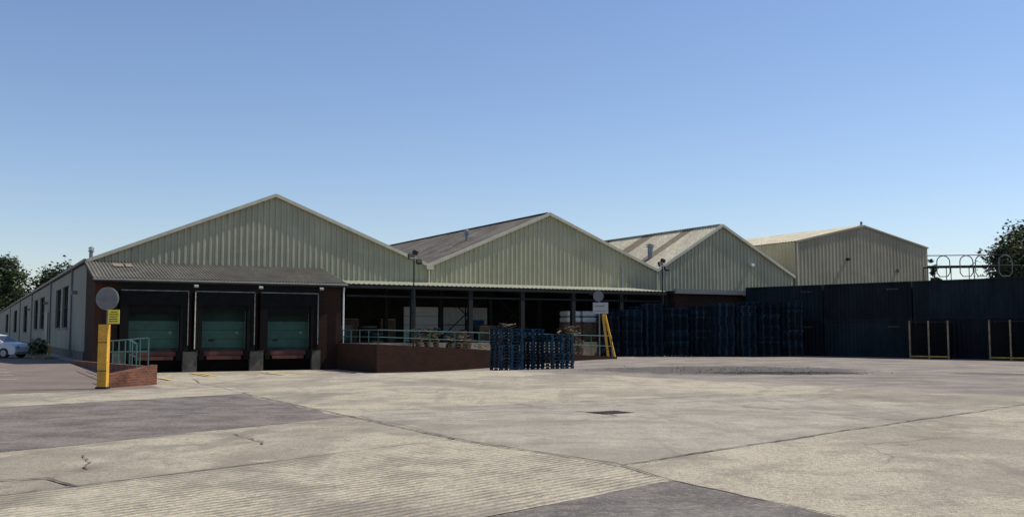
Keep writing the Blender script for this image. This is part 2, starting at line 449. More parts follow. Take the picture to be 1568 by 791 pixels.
kk = ['cladA', 'cladB', 'cladA']
for i, gg in enumerate(G):
    b = MB(); gable_wall(b, gg, 4.82 if i < 2 else 3.5, 0, kk[i]); b.obj('gable_cladding', wh)
    b = MB(); rake(b, gg, -.17, 'trim'); b.obj('verge_flashing', wh)
    b = MB(); xa, xm, xb, ea, ap, eb = gg; dep = 178 if i == 0 else 90
    kr = ['roofgrey', 'roofgrey', 'roofcream'][i]
    bands = [] if i < 2 else [(3.2, 4.6), (8.5, 10.2), (15, 17), (22, 24)]
    if i == 0:
        for (x0, z0, x1, z1) in ((xa-.12, ea+.06, xm, ap+.1), (xm, ap+.1, xb, eb+.06)):
            b.poly([(x0,-.1,z0),(x1,-.1,z1),(x1,dep,z1),(x0,dep,z0)], kr)
    else:
        corr_slope(b, xm, ap+.1, xa, ea+.06, -.12, dep, kr, bands=bands, kb='rooflight')
        corr_slope(b, xm, ap+.1, xb, eb+.06, -.12, dep, kr)
        b.beam((xm, -.0, ap+.14), (xm, dep, ap+.14), .35, .05, kr)
    b.obj('roof', wh)
b = MB()
b.tube((20.95, -.16, 5.9), (20.95, -.16, 4.8), .07, 'trim'); b.box(20.7, 21.2, -.4, -.28, 5.75, 5.98, 'trim')
b.tube((39.85, -.16, 6.1), (39.85, -.16, 4.0), .07, 'trim')
b.tube((36.6, -.2, 6.4), (36.6, -.2, 4.5), .05, 'galv')
b.box(49.2, 49.5, -.35, -.07, 6.9, 7.1, 'white'); b.obj('downpipes', wh)

b = MB()
holes = [(11, 15.5, 1.9, 4.7), (17, 21.5, 1.9, 4.7), (34, 40, 1.9, 4.7), (43, 49, 1.9, 4.7), (62, 70, 1.6, 4.6), (88, 98, 1.6, 4.6), (120, 132, 1.6, 4.6)]
yprev = 0
for (a, c, z0, z1) in holes:
    b.box(0, .3, yprev, a, 0, 5.5, 'render')
    b.box(0, .3, a, c, 0, z0, 'render'); b.box(0, .3, a, c, z1, 5.5, 'render')
    b.box(.2, .23, a, c, z0, z1, 'glass')
    n = int((c-a)/1.5)
    for i in range(n+1): yy = a+(c-a)*i/n; b.box(.14, .2, yy-.03, yy+.03, z0, z1, 'dark')
    for zz in (z0+.03, (z0+z1)/2, z1-.03): b.box(.145, .195, a+.05, c-.05, zz-.03, zz+.03, 'dark')
    b.box(-.08, 0, a-.1, c+.1, z0-.1, z0, 'conc')
    yprev = c
b.box(0, .3, yprev, 178, 0, 5.5, 'render')
b.box(-.06, -.001, 0, 178, 0, .5, 'pier')
b.tube((-.12, -.12, 5.62), (-.12, 178, 5.62), .11, 'grey')
for yy in (8, 26, 52, 78, 110): b.tube((-.08, yy, 5.5), (-.08, yy, .5), .06, 'grey')
for yy in (5, 30, 56): b.box(-.3, -.02, yy, yy+.3, 3.9, 4.1, 'grey')
b.box(-.1, -.001, 28.5, 31.5, .5, 3.2, 'grey')
b.box(.3, 70, 177.7, 178, 0, 5.5, 'render')
b.obj('side_wall', wh)

# ---- taller fourth shed
b = MB(); g4 = (54.3, 62.5, 70.8, 9.1, 10.85, 9.25)
gable_wall(b, g4, 0, 0, 'cladC', .42, .03)
xa, xm, xb, ea, ap, eb = g4
corr_slope(b, xm, ap+.08, xa-.1, ea+.05, -.1, 60, 'roofcream'); corr_slope(b, xm, ap+.08, xb+.1, eb+.05, -.1, 60, 'roofcream')
for i in range(150):
    y = i*.4
    b.poly([(54.3, y, 4), (54.3, y+.25, 4), (54.3, y+.25, ea), (54.3, y, ea)], 'cladB')
    b.poly([(54.3, y+.25, 4), (54.26, y+.3, 4), (54.26, y+.3, ea), (54.3, y+.25, ea)], 'cladB')
    b.poly([(54.26, y+.3, 4), (54.3, y+.4, 4), (54.3, y+.4, ea), (54.26, y+.3, ea)], 'cladB')
b.poly([(70.8, 0, 0), (70.8, 60, 0), (70.8, 60, eb), (70.8, 0, eb)], 'cladC')
b.beam((xa, -.12, ea), (xm, -.12, ap), .05, .14, 'cladC'); b.beam((xm, -.125, ap), (xb, -.125, eb), .05, .14, 'cladC')
b.tube((54.45, -.1, 9), (54.45, -.1, 4), .06, 'trim'); b.tube((62.5, .2, 10.9), (62.5, .2, 11.25), .1, 'grey')
b.box(60.2, 60.5, -.35, -.05, 7.75, 7.95, 'dark'); b.box(66.5, 66.75, -.35, -.05, 6.9, 7.2, 'grey')
b.obj('tall_shed', loc=(BX, BY, 0), rz=PHI)

def flue(x, y, zb, zt, r=.11):
    b = MB(); b.tube((0,0,0), (0,0,zt-zb-.18), r, 'galv', 12); b.tube((0,0,zt-zb-.3),(0,0,zt-zb-.22), r*1.5, 'galv', 12)
    b.tube((0,0,zt-zb-.12), (0,0,zt-zb), r*1.7, 'grey', 12, r*.6)
    for a in range(3): t = a*2.1; b.tube((r*math.cos(t), r*math.sin(t), zt-zb-.2), (r*1.4*math.cos(t), r*1.4*math.sin(t), zt-zb-.1), .015, 'galv', 5)
    b.tube((0,0,-.05),(0,0,.18), r*1.6, 'dark', 12, r)
    b.obj('roof_flue', loc=(*W(x, y), zb))
flue(.5, 3, 5.7, 6.65); flue(26.3, 5, 8.05, 9.15, .14); flue(42, 3.5, 7.2, 8.7, .22)

# ------------------------------------------------------------------ loading dock
dk = empty('loading_dock', (BX, BY, 0), PHI)
b = MB()
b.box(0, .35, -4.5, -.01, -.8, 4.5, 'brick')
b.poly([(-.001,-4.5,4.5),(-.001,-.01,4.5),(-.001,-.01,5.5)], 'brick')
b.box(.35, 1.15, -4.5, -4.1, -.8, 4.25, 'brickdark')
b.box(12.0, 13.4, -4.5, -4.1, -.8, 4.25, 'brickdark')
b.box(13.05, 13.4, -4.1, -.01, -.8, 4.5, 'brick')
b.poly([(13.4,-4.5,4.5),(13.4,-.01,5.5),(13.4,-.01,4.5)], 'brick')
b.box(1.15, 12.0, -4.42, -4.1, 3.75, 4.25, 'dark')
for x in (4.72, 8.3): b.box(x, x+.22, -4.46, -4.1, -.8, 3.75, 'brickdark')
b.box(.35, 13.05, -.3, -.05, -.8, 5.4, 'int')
b.obj('brick_walls', dk)
b = MB()
b.box(1.15, 12.0, -4.05, -.3, .3, .72, 'pier')
for x0, x1 in ((.9, 1.5), (4.45, 5.2), (8.05, 8.8), (11.6, 12.1)): b.box(x0, x1, -4.75, -4.5, -.8, .55, 'pier')
b.box(1.15, 12.0, -3.9, -3.8, -.8, .3, 'black')
for x0, x1 in ((1.5, 4.45), (5.2, 8.05), (8.8, 11.6)):
    b.box(x0+.25, x1-.25, -4.62, -4.06, .34, .56, 'rust')
    b.box(x0+.5, x1-.5, -4.75, -4.62, .12, .3, 'rust')
    b.box(x0+.1, x0+.35, -4.8, -4.63, .1, .62, 'black'); b.box(x1-.35, x1-.1, -4.8, -4.63, .1, .62, 'black')
b.obj('dock_levellers', dk)
for j, (x0, x1) in enumerate(((1.22, 4.68), (4.98, 8.26), (8.56, 11.9))):
    b = MB()
    y = -4.95
    b.box(x0, x0+.42, y+.06, -4.47, .62, 3.78, 'black'); b.box(x1-.42, x1, y+.06, -4.47, .62, 3.78, 'black')
    b.box(x0+.42, x1-.42, y+.06, -4.47, 3.05, 3.78, 'black')
    b.box(x0+.42, x1-.42, y+.12, y+.14, 2.6 if j != 1 else 2.85, 3.05, 'black')
    b.box(x0+.02, x1-.02, y+.015, y+.058, 3.79, 3.83, 'shelteredge')
    b.box(x1-.05, x1-.01, y+.015, y+.058, .9, 3.76, 'shelteredge')
    if j == 1: b.box(x0+.01, x0+.06, y+.01, y+.058, .7, 3.76, 'lineW')
    b.obj('dock_shelter', dk)
    b = MB()
    n = 5; h = (3.2-.72)/n
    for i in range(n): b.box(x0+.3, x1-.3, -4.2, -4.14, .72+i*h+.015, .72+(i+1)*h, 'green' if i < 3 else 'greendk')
    b.box(x0+.3, x1-.3, -4.16, -4.1, .72, 3.25, 'dark')
    b.box(x0+.9, x0+1.2, -4.22, -4.2, 1.1, 1.2, 'dark'); b.box(x1-.9, x1-.75, -4.215, -4.2, 1.5, 1.65, 'grey')
    for xx in (x0+.33, x1-.4): b.box(xx, xx+.07, -4.26, -4.205, .72, 3.2, 'grey')
    b.obj('sectional_door', dk)
b = MB()
xx = -.15; i = 0; last = None
while xx <= 13.6:
    o = .035*math.sin(2*math.pi*i/4+.4); cur = ((xx, -.05, 5.6+o), (xx, -4.95, 4.43+o))
    if last: b.poly([last[1], cur[1], cur[0], last[0]], 'roofdock')
    last = cur; xx += .045; i += 1
for (a, c) in ((1.2, 1.75), (1.85, 2.2)): b.hexa([(a,-1.8,5.22),(c,-1.8,5.22),(c,-.9,5.435),(a,-.9,5.435),(a,-1.8,5.25),(c,-1.8,5.25),(c,-.9,5.46),(a,-.9,5.46)], 'rooflight')
b.box(-.15, 13.6, -4.98, -4.9, 4.2, 4.36, 'dark'); b.box(-.1, 13.5, -4.86, -4.52, 4.25, 4.3, 'dark')
b.tube((-.15, -5.03, 4.34), (13.6, -5.03, 4.34), .06, 'grey')
b.beam((-.1, -4.8, 4.35), (-.1, -.05, 5.45), .05, .16, 'dark'); b.beam((13.56, -4.8, 4.38), (13.56, -.05, 5.5), .05, .16, 'grey')
b.path([(13.5,-4.7,4.3),(13.5,-4.62,3.9),(13.5,-4.62,1.0),(13.45,-4.9,.5)], .05, 'white')
for x in (5.0, 8.5, 12): b.rbox((x, -5.12, 4.08), (.22, .12, .1), Matrix.Rotation(.5, 3, 'X'), 'lampglass'); b.beam((x, -4.97, 4.18), (x, -5.08, 4.1), .03, .03, 'dark')
b.obj('canopy_roof', dk)

# ------------------------------------------------------------------ open bay, canopy and platform
ob = empty('covered_loading_bay', (BX, BY, 0), PHI)
b = MB(); xx = 13.7; i = 0; last = None
while xx <= 37.2:
    o = .025*math.sin(2*math.pi*i/4+.4); cur = ((xx, -.05, 4.88+o), (xx, -4.7, 4.45+o))
    if last: b.poly([last[1], cur[1], cur[0], last[0]], 'gutter')
    last = cur; xx += .08; i += 1
b.box(13.6, 37.2, -4.7, -4.6, 4.2, 4.38, 'dark')
b.box(13.6, 37.2, -.3, -.1, 4.5, 4.8, 'dark')
b.obj('canopy_roof', ob)
b = MB()
for x in (17.95, 21.85, 25.6, 29.5, 33.4, 36.9):
    zb = .95
    b.box(x-.14, x+.14, -4.62, -4.58, zb, 4.2, 'dark'); b.box(x-.14, x+.14, -4.38, -4.34, zb, 4.2, 'dark'); b.box(x-.02, x+.02, -4.58, -4.38, zb, 4.2, 'dark')
    b.beam((x, -4.4, 4.1), (x, -.1, 4.6), .08, .2, 'dark')
    b.box(x-.12, x+.12, -.2, .05, .95, 4.6, 'dark')
for x in (21.85, 25.6):
    b.beam((x, -.1, 1.2), (x+3.7, -.1, 4.4), .06, .06, 'dark'); b.beam((x+3.7, -.13, 1.2), (x, -.13, 4.4), .06, .06, 'dark')
b.box(13.7, 37, -4.55, -4.42, 3.7, 3.8, 'dark')
b.obj('steel_frame', ob)
b = MB()
b.box(13.45, 37.3, -4.5, 7.5, -.8, .95, 'conc')
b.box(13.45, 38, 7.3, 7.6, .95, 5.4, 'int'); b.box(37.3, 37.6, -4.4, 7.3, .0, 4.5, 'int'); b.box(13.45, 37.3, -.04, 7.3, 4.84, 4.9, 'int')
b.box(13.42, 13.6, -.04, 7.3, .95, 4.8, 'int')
x0, x1, yf, yb = 13.42, 28.6, -10.6, -4.51
b.hexa([(x0,yf,-.9),(x1,yf,-.9),(x1,yb,-.9),(x0,yb,-.9),(x0,yf,.85),(x1,yf,.02),(x1,yb,.02),(x0,yb,.85)], 'conc')
b.obj('loading_platform', ob)
b = MB()
b.hexa([(13.2,yf-.24,-.9),(28.6,yf-.24,-.9),(28.6,yf-.01,-.9),(13.2,yf-.01,-.9),(13.2,yf-.24,.98),(28.6,yf-.24,.12),(28.6,yf-.01,.12),(13.2,yf-.01,.98)], 'brick')
b.box(13.17, 13.41, yf, -4.52, -.9, .97, 'brick')
b.obj('ramp_retaining_wall', ob)
b = MB(); y = yf-.12
for i in range(11):
    t = i/10; x = 13.3+15*t; zb = .96-.84*t; zt = 1.72-.35*t
    b.tube((x, y, zb), (x, y, zt), .025, 'teal')
b.tube((13.3, y, 1.72), (28.3, y, 1.37), .025, 'teal'); b.tube((13.3, y, 1.35), (28.3, y, .76), .02, 'teal')
for i in range(5): yy = y+i*1.4; b.tube((13.3, yy, .95), (13.3, yy, 1.72), .025, 'teal')
b.tube((13.3, y, 1.72), (13.3, y+5.6, 1.72), .025, 'teal'); b.tube((13.3, y, 1.35), (13.3, y+5.6, 1.35), .02, 'teal')
b.obj('ramp_handrail', ob)
b = MB()
yy = 3.2
b.box(20.6, 23.2, yy, yy+.08, .97, 3.35, 'white')
for i in range(14):
    a = 23.6+i*.25; b.box(a, a+.235, yy+(i % 2)*.02, yy+.03+(i % 2)*.02, .97, 3.35, 'strip')
b.box(25.28, 25.36, yy-.05, yy-.003, .97, 3.35, 'dark'); b.box(23.5, 27.15, yy-.05, yy-.003, 2.1, 2.16, 'dark')
for z in (1.5, 2.1, 2.7): b.box(20.6, 23.2, yy-.03, yy-.002, z, z+.03, 'grey')
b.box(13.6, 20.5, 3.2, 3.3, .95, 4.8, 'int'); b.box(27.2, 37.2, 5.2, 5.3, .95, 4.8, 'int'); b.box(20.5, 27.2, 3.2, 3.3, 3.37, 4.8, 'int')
b.obj('white_doors', ob)

# ------------------------------------------------------------------ low brick outbuilding
b = MB()
b.box(37.7, 52, -5.0, -.4, -.1, 4.25, 'brick')
b.box(37.5, 43.8, -5.25, -.3, 4.25, 4.5, 'dark'); b.box(43.8, 52.1, -5.1, -.3, 4.25, 4.36, 'pier')
b.box(39, 40.4, -5.04, -5.0, 1.2, 3.4, 'dark')
b.box(37.4, 44.2, -5.45, -5.25, 4.3, 4.62, 'grey')
b.obj('brick_outbuilding', loc=(BX, BY, 0), rz=PHI)

# ------------------------------------------------------------------ left retaining wall, rail
b = MB()
b.hexa([(-.95,-27.9,-.3),(-.7,-27.9,-.3),(-.7,-4.6,-.8),(-.95,-4.6,-.8),(-.95,-27.9,.56),(-.7,-27.9,.56),(-.7,-4.6,.15),(-.95,-4.6,.15)], 'brickred')
b.obj('brick_retaining_wall', loc=(BX, BY, 0), rz=PHI)
b = MB(); a = Vector((-11.72, 28.45)); c = Vector((-11.03, 30.35)); d = (c-a).normalized(); pr = Vector((d.y, -d.x))*.12
b.hexa([(a.x-pr.x,a.y-pr.y,-.2),(a.x+pr.x,a.y+pr.y,-.2),(c.x+pr.x,c.y+pr.y,-.2),(c.x-pr.x,c.y-pr.y,-.2),
        (a.x-pr.x,a.y-pr.y,.38),(a.x+pr.x,a.y+pr.y,.38),(c.x+pr.x,c.y+pr.y,.6),(c.x-pr.x,c.y-pr.y,.6)], 'brickred')
b.obj('brick_wedge_wall')
b = MB()
prev = None
for i in range(8):
    y = -27.6+i*1.7; zt = 1.42-.03*i
    b.tube((-.82, y, .3), (-.82, y, zt), .024, 'teal')
    if prev:
        b.tube(prev, (-.82, y, zt), .024, 'teal'); b.tube((-.82, prev[1], prev[2]-.42), (-.82, y, zt-.42), .02, 'teal')
    prev = (-.82, y, zt)
b.obj('teal_handrail', loc=(BX, BY, 0), rz=PHI)
b = MB(); b.path([(-11.3,29.6,.45),(-11.3,29.6,1.25),(-12.2,31.4,1.35),(-12.2,31.4,0)], .024, 'teal'); b.tube((-11.3,29.6,.85),(-12.2,31.4,.9),.02,'teal'); b.obj('teal_handrail')

# ------------------------------------------------------------------ signs and posts
e = empty('yellow_sign_post', (-11.62, 28.0, 0))
b = MB(); b.box(-.13, .13, -.1, .1, 0, 1.82, 'yellow'); b.box(-.16, .16, -.13, .13, 0, .06, 'dark')
for z in (.5, 1.3): b.box(-.135, .135, -.104, -.1, z, z+.02, 'dark')
o = b.obj('guard_post', e)
b = MB(); b.tube((.02,.14,0), (.02,.14,2.85), .03, 'grey'); b.obj('pole', e)
b = MB(); b.tube((.02,.09,2.56), (.02,.105,2.56), .33, 'galv', 28); b.tube((.02,.06,2.56), (.02,.089,2.56), .31, 'grey', 28)
b.box(-.2,.24,.04,.059,2.5,2.54,'grey'); b.obj('round_sign', e)
b = MB(); b.box(.1, .42, -.02, 0, 1.84, 2.24, 'signyellow')
for i in range(5):
    z = 2.17-i*.065; w = R.uniform(.18, .26)
    x = .26-w/2
    while x < .26+w/2:
        ww = R.uniform(.02, .05); b.box(x, min(x+ww, .26+w/2), -.024, -.021, z-.013, z+.013, 'dark'); x += ww+.012
b.obj('notice_board', e)

e = empty('direction_sign_post', (5.55, 61.2, 0))
b = MB(); b.tube((-.1,.1,0), (-.1,.1,4.1), .045, 'grey'); b.obj('pole', e)
b = MB(); b.box(-.5,.45,-.02,.02,2.75,3.45,'lampglass'); b.box(-.4,.35,-.024,-.021,2.9,2.94,'grey'); b.box(-.4,.2,-.024,-.021,3.2,3.26,'grey'); b.tube((-.15,-.02,3.85),(-.15,.01,3.85),.33,'grey',24); b.obj('sign_panel', e)
b = MB(); b.beam((.1,-.3,2.7),(.4,-.5,0),.12,.12,'yellow'); b.beam((.22,-.3,2.7),(.8,-.5,0),.12,.12,'yellow'); b.obj('leaning_guard_posts', e)

def flood(x, y, zb, zt):
    b = MB(); b.tube((0,0,0), (0,0,zt-zb), .05, 'dark', 10, .035); h = zt-zb
    b.beam((-.3,0,h-.35), (.3,0,h-.35), .05, .05, 'dark')
    b.rbox((-.25,-.12,h-.2), (.34,.16,.28), Matrix.Rotation(-.5, 3, 'X'), 'dark')
    b.rbox((.28,-.12,h-.5), (.34,.16,.28), Matrix.Rotation(-.5, 3, 'X'), 'dark')
    b.rbox((.1,.05,h+.05), (.3,.2,.22), Matrix.Rotation(.4, 3, 'Y'), 'dark')
    b.rbox((-.25,-.21,h-.25), (.28,.02,.22), Matrix.Rotation(-.5, 3, 'X'), 'lampglass')
    b.obj('floodlight_column', loc=(*W(x, y), zb), rz=PHI)
flood(17.7, -5.2, .75, 6.35); flood(36.3, -5.4, 0, 6.5)

# ------------------------------------------------------------------ pallets
def pallet(b, c, rz, k):
    rot = Matrix.Rotation(rz, 3, 'Z'); cx, cy, cz = c
    def bx(x, y, z, sx, sy, sz):
        p = rot @ Vector((x, y, 0)); b.rbox((cx+p.x, cy+p.y, cz+z), (sx, sy, sz), rot, k)
    for x in (-.53, 0, .53):
        bx(x, 0, .011, .1, 1.0, .022)
        for y in (-.45, 0, .45): bx(x, y, .0605, .13, .1, .077)
    for y in (-.44, -.22, 0, .22, .44): bx(0, y, .132, 1.2, .12, .022)
    for y in (-.45, .45): bx(0, y, .11, 1.2, .09, .02)
def stack(b, x, y, z, n, rz, k, jit=.02):
    for i in range(n):
        u = R.random()
        kk = k
        if k == 'palblue' and u < .3: kk = 'palblueb'
        if k == 'palblue' and u > .95: kk = 'palblue2'
        if k == 'palblue2' and u < .35: kk = 'palblueb'
        pallet(b, (x+R.uniform(-jit, jit), y+R.uniform(-jit, jit), z+i*.146), rz+R.uniform(-.025, .025), kk)
def stackobj(x, y, z, n, rz, k, name='blue_pallet_stack', jit=.02):
    b = MB(); stack(b, 0, 0, 0, n, rz, k, jit); return b.obj(name, loc=(x, y, z))
stackobj(-.25, 44.9, gz(-.25,44.9), 13, .5, 'palblue2', jit=.03); stackobj(.75, 46.0, gz(.75,46.0), 13, .45, 'palblue2', jit=.03)
stackobj(2.1, 45.7, gz(2.1,45.7), 11, .5, 'palblue2', jit=.03)
for i in range(9):
    x = 6.4+i*1.5; y = 65.5-.06*i
    n = 22 + (i*7 % 3) - (2 if i < 2 else 0) + (1 if i > 5 else 0)
    stackobj(x, y+R.uniform(-.35,.35), 0, n, .3+R.uniform(-.15,.15), 'palblueb' if i in (2, 5, 6) else 'palblue', jit=.04)
for i in range(7):
    stackobj(7.2+i*1.6, 67.6, 0, 22+(i % 3), .35, 'palblue', jit=.04)
for i in range(2): stackobj(16.2+i*1.4, 67.0-i*.5, 0, 25, .4, 'palblue')

def rampz(lx): return .95 if lx < 13.4 else max(.02, .85-.83*(lx-13.42)/15.18)
def woodpile(lx, ly, w, h, n, k2='strawwood'):
    b = MB()
    for i in range(int(h*.55/.146)): pallet(b, (R.uniform(-.08,.08), R.uniform(-.08,.08), i*.146), .4+R.uniform(-.15,.15), 'wood')
    for i in range(n):
        p = Vector((R.gauss(0, w*.25), R.gauss(0, w*.22), h*.5+R.random()*h*.4))
        rot = Matrix.Rotation(R.uniform(0, 3.1), 3, 'Z') @ Matrix.Rotation(R.uniform(-.35, .35), 3, 'Y')
        b.rbox(p, (R.uniform(.3, .9), R.uniform(.08,.16), .03), rot, R.choice(['wood', k2, 'wood', 'dark', 'dark']))
    b.obj('broken_pallet_pile', loc=(*W(lx, ly), rampz(lx) if ly < -4.5 else .95))
woodpile(17.6, -7.5, 1.3, 1.35, 60); woodpile(19.2, -8.4, 1.2, .9, 40); woodpile(22.4, -8.0, 1.1, 2.1, 25); woodpile(27.6, -7.2, 1.4, 2.2, 40)
woodpile(20.6, -6.2, 1.6, .5, 25)
b = MB()
for i in range(3): b.box(-.6+i*1.25, .55+i*1.25, -.6, .6, 0, 1.3, 'wood')
for i in range(3):
    for j in range(2):
        b.box(-.58+i*1.25, .5+i*1.25, -.55, .55, 1.32+j*.42, 1.68+j*.42, 'white')
o = b.obj('bulk_sack_stack', loc=(*W(30.4, -2.8), .95), rz=PHI)
bv = o.modifiers.new('b', 'BEVEL'); bv.width = .1; bv.segments = 2
b = MB()
for i in range(4):
    b.box(14.5+i*1.3, 15.6+i*1.3, 2, 3.1, .95, 1.9+.5*(i % 2), 'wood' if i % 2 else 'dark')
    b.box(14.55+i*1.3, 15.55+i*1.3, 1.95, 3.05, 1.92+.5*(i % 2), 2.0+.5*(i % 2), 'strawwood')
b.obj('stacked_crates', loc=(BX, BY, 0), rz=PHI)
b = MB()
for i in range(16):
    x = R.choice([14.6, 16, 19.3, 22.2, 24.2, 27.3, 28.6, 33.5, 35])+R.uniform(-.4, .4); yy = R.uniform(-3.2, 1.6); w = R.uniform(.35, .6); h = R.uniform(.4, 1.5)
    rot = Matrix.Rotation(R.uniform(-.3, .3), 3, 'Z'); k = R.choice(['card', 'dark', 'grey', 'wood', 'palblue2', 'card'])
    b.rbox((x, yy, .97+h/2+.12), (w*2, w*1.7, h), rot, k)
    b.rbox((x, yy, 1.02), (w*2.1, w*1.8, .1), rot, 'wood')
    b.rbox((x, yy, .97+h+.135), (w*1.9, w*1.6, .02), rot, 'strawwood')
b.obj('stored_goods', loc=(BX, BY, 0), rz=PHI)

# ------------------------------------------------------------------ shipping containers
CDIR = Vector((-.682, .731)); CN = Vector((-.731, -.682))
def container(s0, length, lev, k):
    b = MB(); H = 2.39; Wd = 2.44
    p = .28; x = .16
    while x < length-.16:
        q = min(p, length-.16-x)
        pr = [(0, .0), (.25, .0), (.5, .045), (.75, .045), (1, 0)]
        for (f0, o0), (f1, o1) in zip(pr[:-1], pr[1:]):
            b.poly([(x+q*f0, .03+o0, .16), (x+q*f1, .03+o1, .16), (x+q*f1, .03+o1, H-.1), (x+q*f0, .03+o0, H-.1)], k)
        x += p
    b.box(.16, length-.16, 0, .1, 0, .16, k); b.box(.16, length-.16, 0, .1, H-.1, H, k)
    for xx in (0, length-.16):
        b.box(xx, xx+.16, 0, .16, 0, H, k); b.box(xx, xx+.16, Wd-.16, Wd, 0, H, k)
        for z in (0, H-.12): b.box(xx-.008, xx+.168, -.01, .17, z, z+.118, 'dark')
    b.box(.16, length-.16, Wd-.1, Wd, 0, H, k)
    b.box(.02, length-.02, .16, Wd-.16, H-.06, H-.03, k); b.box(.05, .09, .16, Wd-.16, .02, H-.08, k); b.box(length-.09, length-.05, .16, Wd-.16, .02, H-.08, k)
    for yy in (.5, .95, 1.5, 1.95): b.tube((-.02, yy, .1), (-.02, yy, H-.1), .02, 'galv', 6); b.tube((length+.02, yy, .1), (length+.02, yy, H-.1), .02, 'galv', 6)
    for i in range(5):
        b.box(length-1.6+i*.16, length-1.5+i*.16, .006, .028, H-.5, H-.42, 'pier')
    o = Vector((29.7, 57.0)) + CDIR*(s0+length)
    b.obj('shipping_container', loc=(o.x, o.y, .02+lev*2.40), rz=math.atan2(-CDIR.y, -CDIR.x)+R.uniform(-.003,.003))
for s0, Ln, k0, k1 in ((12.75, 6.06, 'navy', 'navy2'), (6.6, 6.06, 'navy2', 'navy'), (-5.7, 12.2, 'navy', 'navy2'), (-17.98, 12.2, 'navy2', 'navy')):
    container(s0, Ln, 0, k0); container(s0, Ln, 1, k1)

def stillage(x, y):
    b = MB(); Lh = 1.15
    for xx in (-Lh, 0, Lh):
        for yy in (-.5, .5): b.box(xx-.04, xx+.04, yy-.04, yy+.04, 0, 2.3, 'strawwood' if yy < 0 else 'dark')
    for yy in (-.5, .5):
        b.box(-Lh-.05, Lh+.05, yy-.035, yy+.035, .1, .18, 'yellow' if yy < 0 else 'dark')
        b.box(-Lh, Lh, yy-.03, yy+.03, 2.2, 2.26, 'dark')
    for i in range(12):
        z = .3+i*.15; b.box(-Lh+.08, -.08, -.42, .42, z, z+.11, 'black'); b.box(.08, Lh-.08, -.42, .42, z, z+.11, 'black')
    b.obj('timber_post_stillage', loc=(x, y, 0), rz=math.atan2(-CDIR.y, -CDIR.x)+R.uniform(-.05,.05))
stillage(25.6, 59.9); stillage(28.85, 56.5); stillage(31.2, 53.6)

b = MB(); z0 = 4.9
b.box(0, 6.2, 0, 1.2, z0-.12, z0, 'grey')
for x in (.2, 3, 6.0):
    for y in (.1, 1.1): b.box(x-.08, x+.08, y-.08, y+.08, 0, z0-.12, 'grey')
b.tube((0, .05, z0+1.95), (6.0, .05, z0+1.95), .03, 'dark')
for y in (.05, 1.15):
    b.tube((0, y, z0+1.2), (6.0, y, z0+1.2), .06, 'dark')
    for x in (0, 1.5, 3, 4.5, 6): b.tube((x, y, z0), (x, y, z0+1.2), .03, 'dark')
for xc in (1.0, 2.5, 3.5, 5.0):
    pts = []
    for i in range(13):
        t = math.pi*i/12; pts.append((xc+.42*math.cos(t), -.01, z0+1.5+.42*math.sin(t)))
    pts = [(xc+.42, -.01, z0+.75)]+pts+[(xc-.42, -.01, z0+.75), (xc-.25, -.01, z0+.5), (xc+.25, -.01, z0+.5), (xc+.42, -.01, z0+.75)]
    b.path(pts, .035, 'grey')
b.obj('steel_walkway_guardrail', loc=(28.6, 67.2, 0), rz=-.15)

# ------------------------------------------------------------------ car
def car(x, y, rz):
    e = empty('parked_car', (x, y, 0), rz)
    prof = [(-2.1,.35),(-2.12,.75),(-2.0,1.0),(-1.75,1.3),(-1.4,1.45),(-.3,1.5),(.45,1.4),(1.1,1.0),(1.75,.88),(2.05,.7),(2.12,.4),(2.0,.25),(-2.0,.25)]
    b = MB(); secs = []
    for yy, top in ((-.86, 0), (-.8, 1), (.8, 1), (.86, 0)):
        secs.append([(px*(1 if top else .985), yy*(1 if z < .95 else (.98-(z-.95)*.33)), z if top else min(z, .93)) for px, z in prof])
    n = len(prof); base = []
    for s in secs: base.append(len(b.v)); b.v += s
    mi = b.m('car')
    for a in range(3):
        for i in range(n):
            j = (i+1) % n; b.f.append((base[a]+i, base[a]+j, base[a+1]+j, base[a+1]+i)); b.mi.append(mi)
    b.f.append(tuple(base[0]+i for i in range(n))); b.mi.append(mi); b.f.append(tuple(base[3]+n-1-i for i in range(n))); b.mi.append(mi)
    b.obj('body', e)
    b = MB()
    for sgn in (-1, 1):
        def P(px, z, o=.012): return (px, sgn*(.8*(.98-(z-.95)*.33)+o+.02), z)
        for q in ([(-1.55,1.02),(-1.3,1.36),(-.6,1.40),(-.6,1.0)], [(-.52,1.0),(-.52,1.40),(-.1,1.40),(.42,1.3),(.95,1.0)]):
            b.poly([P(*p) for p in q], 'glass')
    b.poly([(1.05,-.68,1.045),(1.05,.68,1.045),(.5,.6,1.385),(.5,-.6,1.385)], 'glass')
    b.poly([(-2.0,-.65,1.02),(-2.0,.65,1.02),(-1.77,.6,1.31),(-1.77,-.6,1.31)], 'glass'); b.obj('windows', e)
    for wx in (-1.3, 1.3):
        for sgn in (-1, 1):
            b = MB(); b.tube((wx, sgn*.7, .32), (wx, sgn*.885, .32), .32, 'tyre', 20); b.tube((wx, sgn*.88, .32), (wx, sgn*.9, .32), .2, 'galv', 12); b.obj('wheel', e)
    b = MB(); b.box(2.03, 2.1, -.75, -.5, .62, .76, 'lampglass'); b.box(2.03, 2.1, .5, .75, .62, .76, 'lampglass'); b.box(-2.14,-2.1,.5,.75,.75,.95,'rust'); b.box(-2.14,-2.1,-.75,-.5,.75,.95,'rust'); b.obj('lamps', e)
car(-32.4, 61.5, -.15)
for i in range(2):
    b = MB(); b.path([(-.6,0,0),(-.6,0,.7),(-.5,0,.8),(.5,0,.8),(.6,0,.7),(.6,0,0)], .04, 'yellow'); b.obj('hoop_barrier', loc=(*W(-1.0, 12+i*4), 0), rz=PHI+1.57)
b = MB()
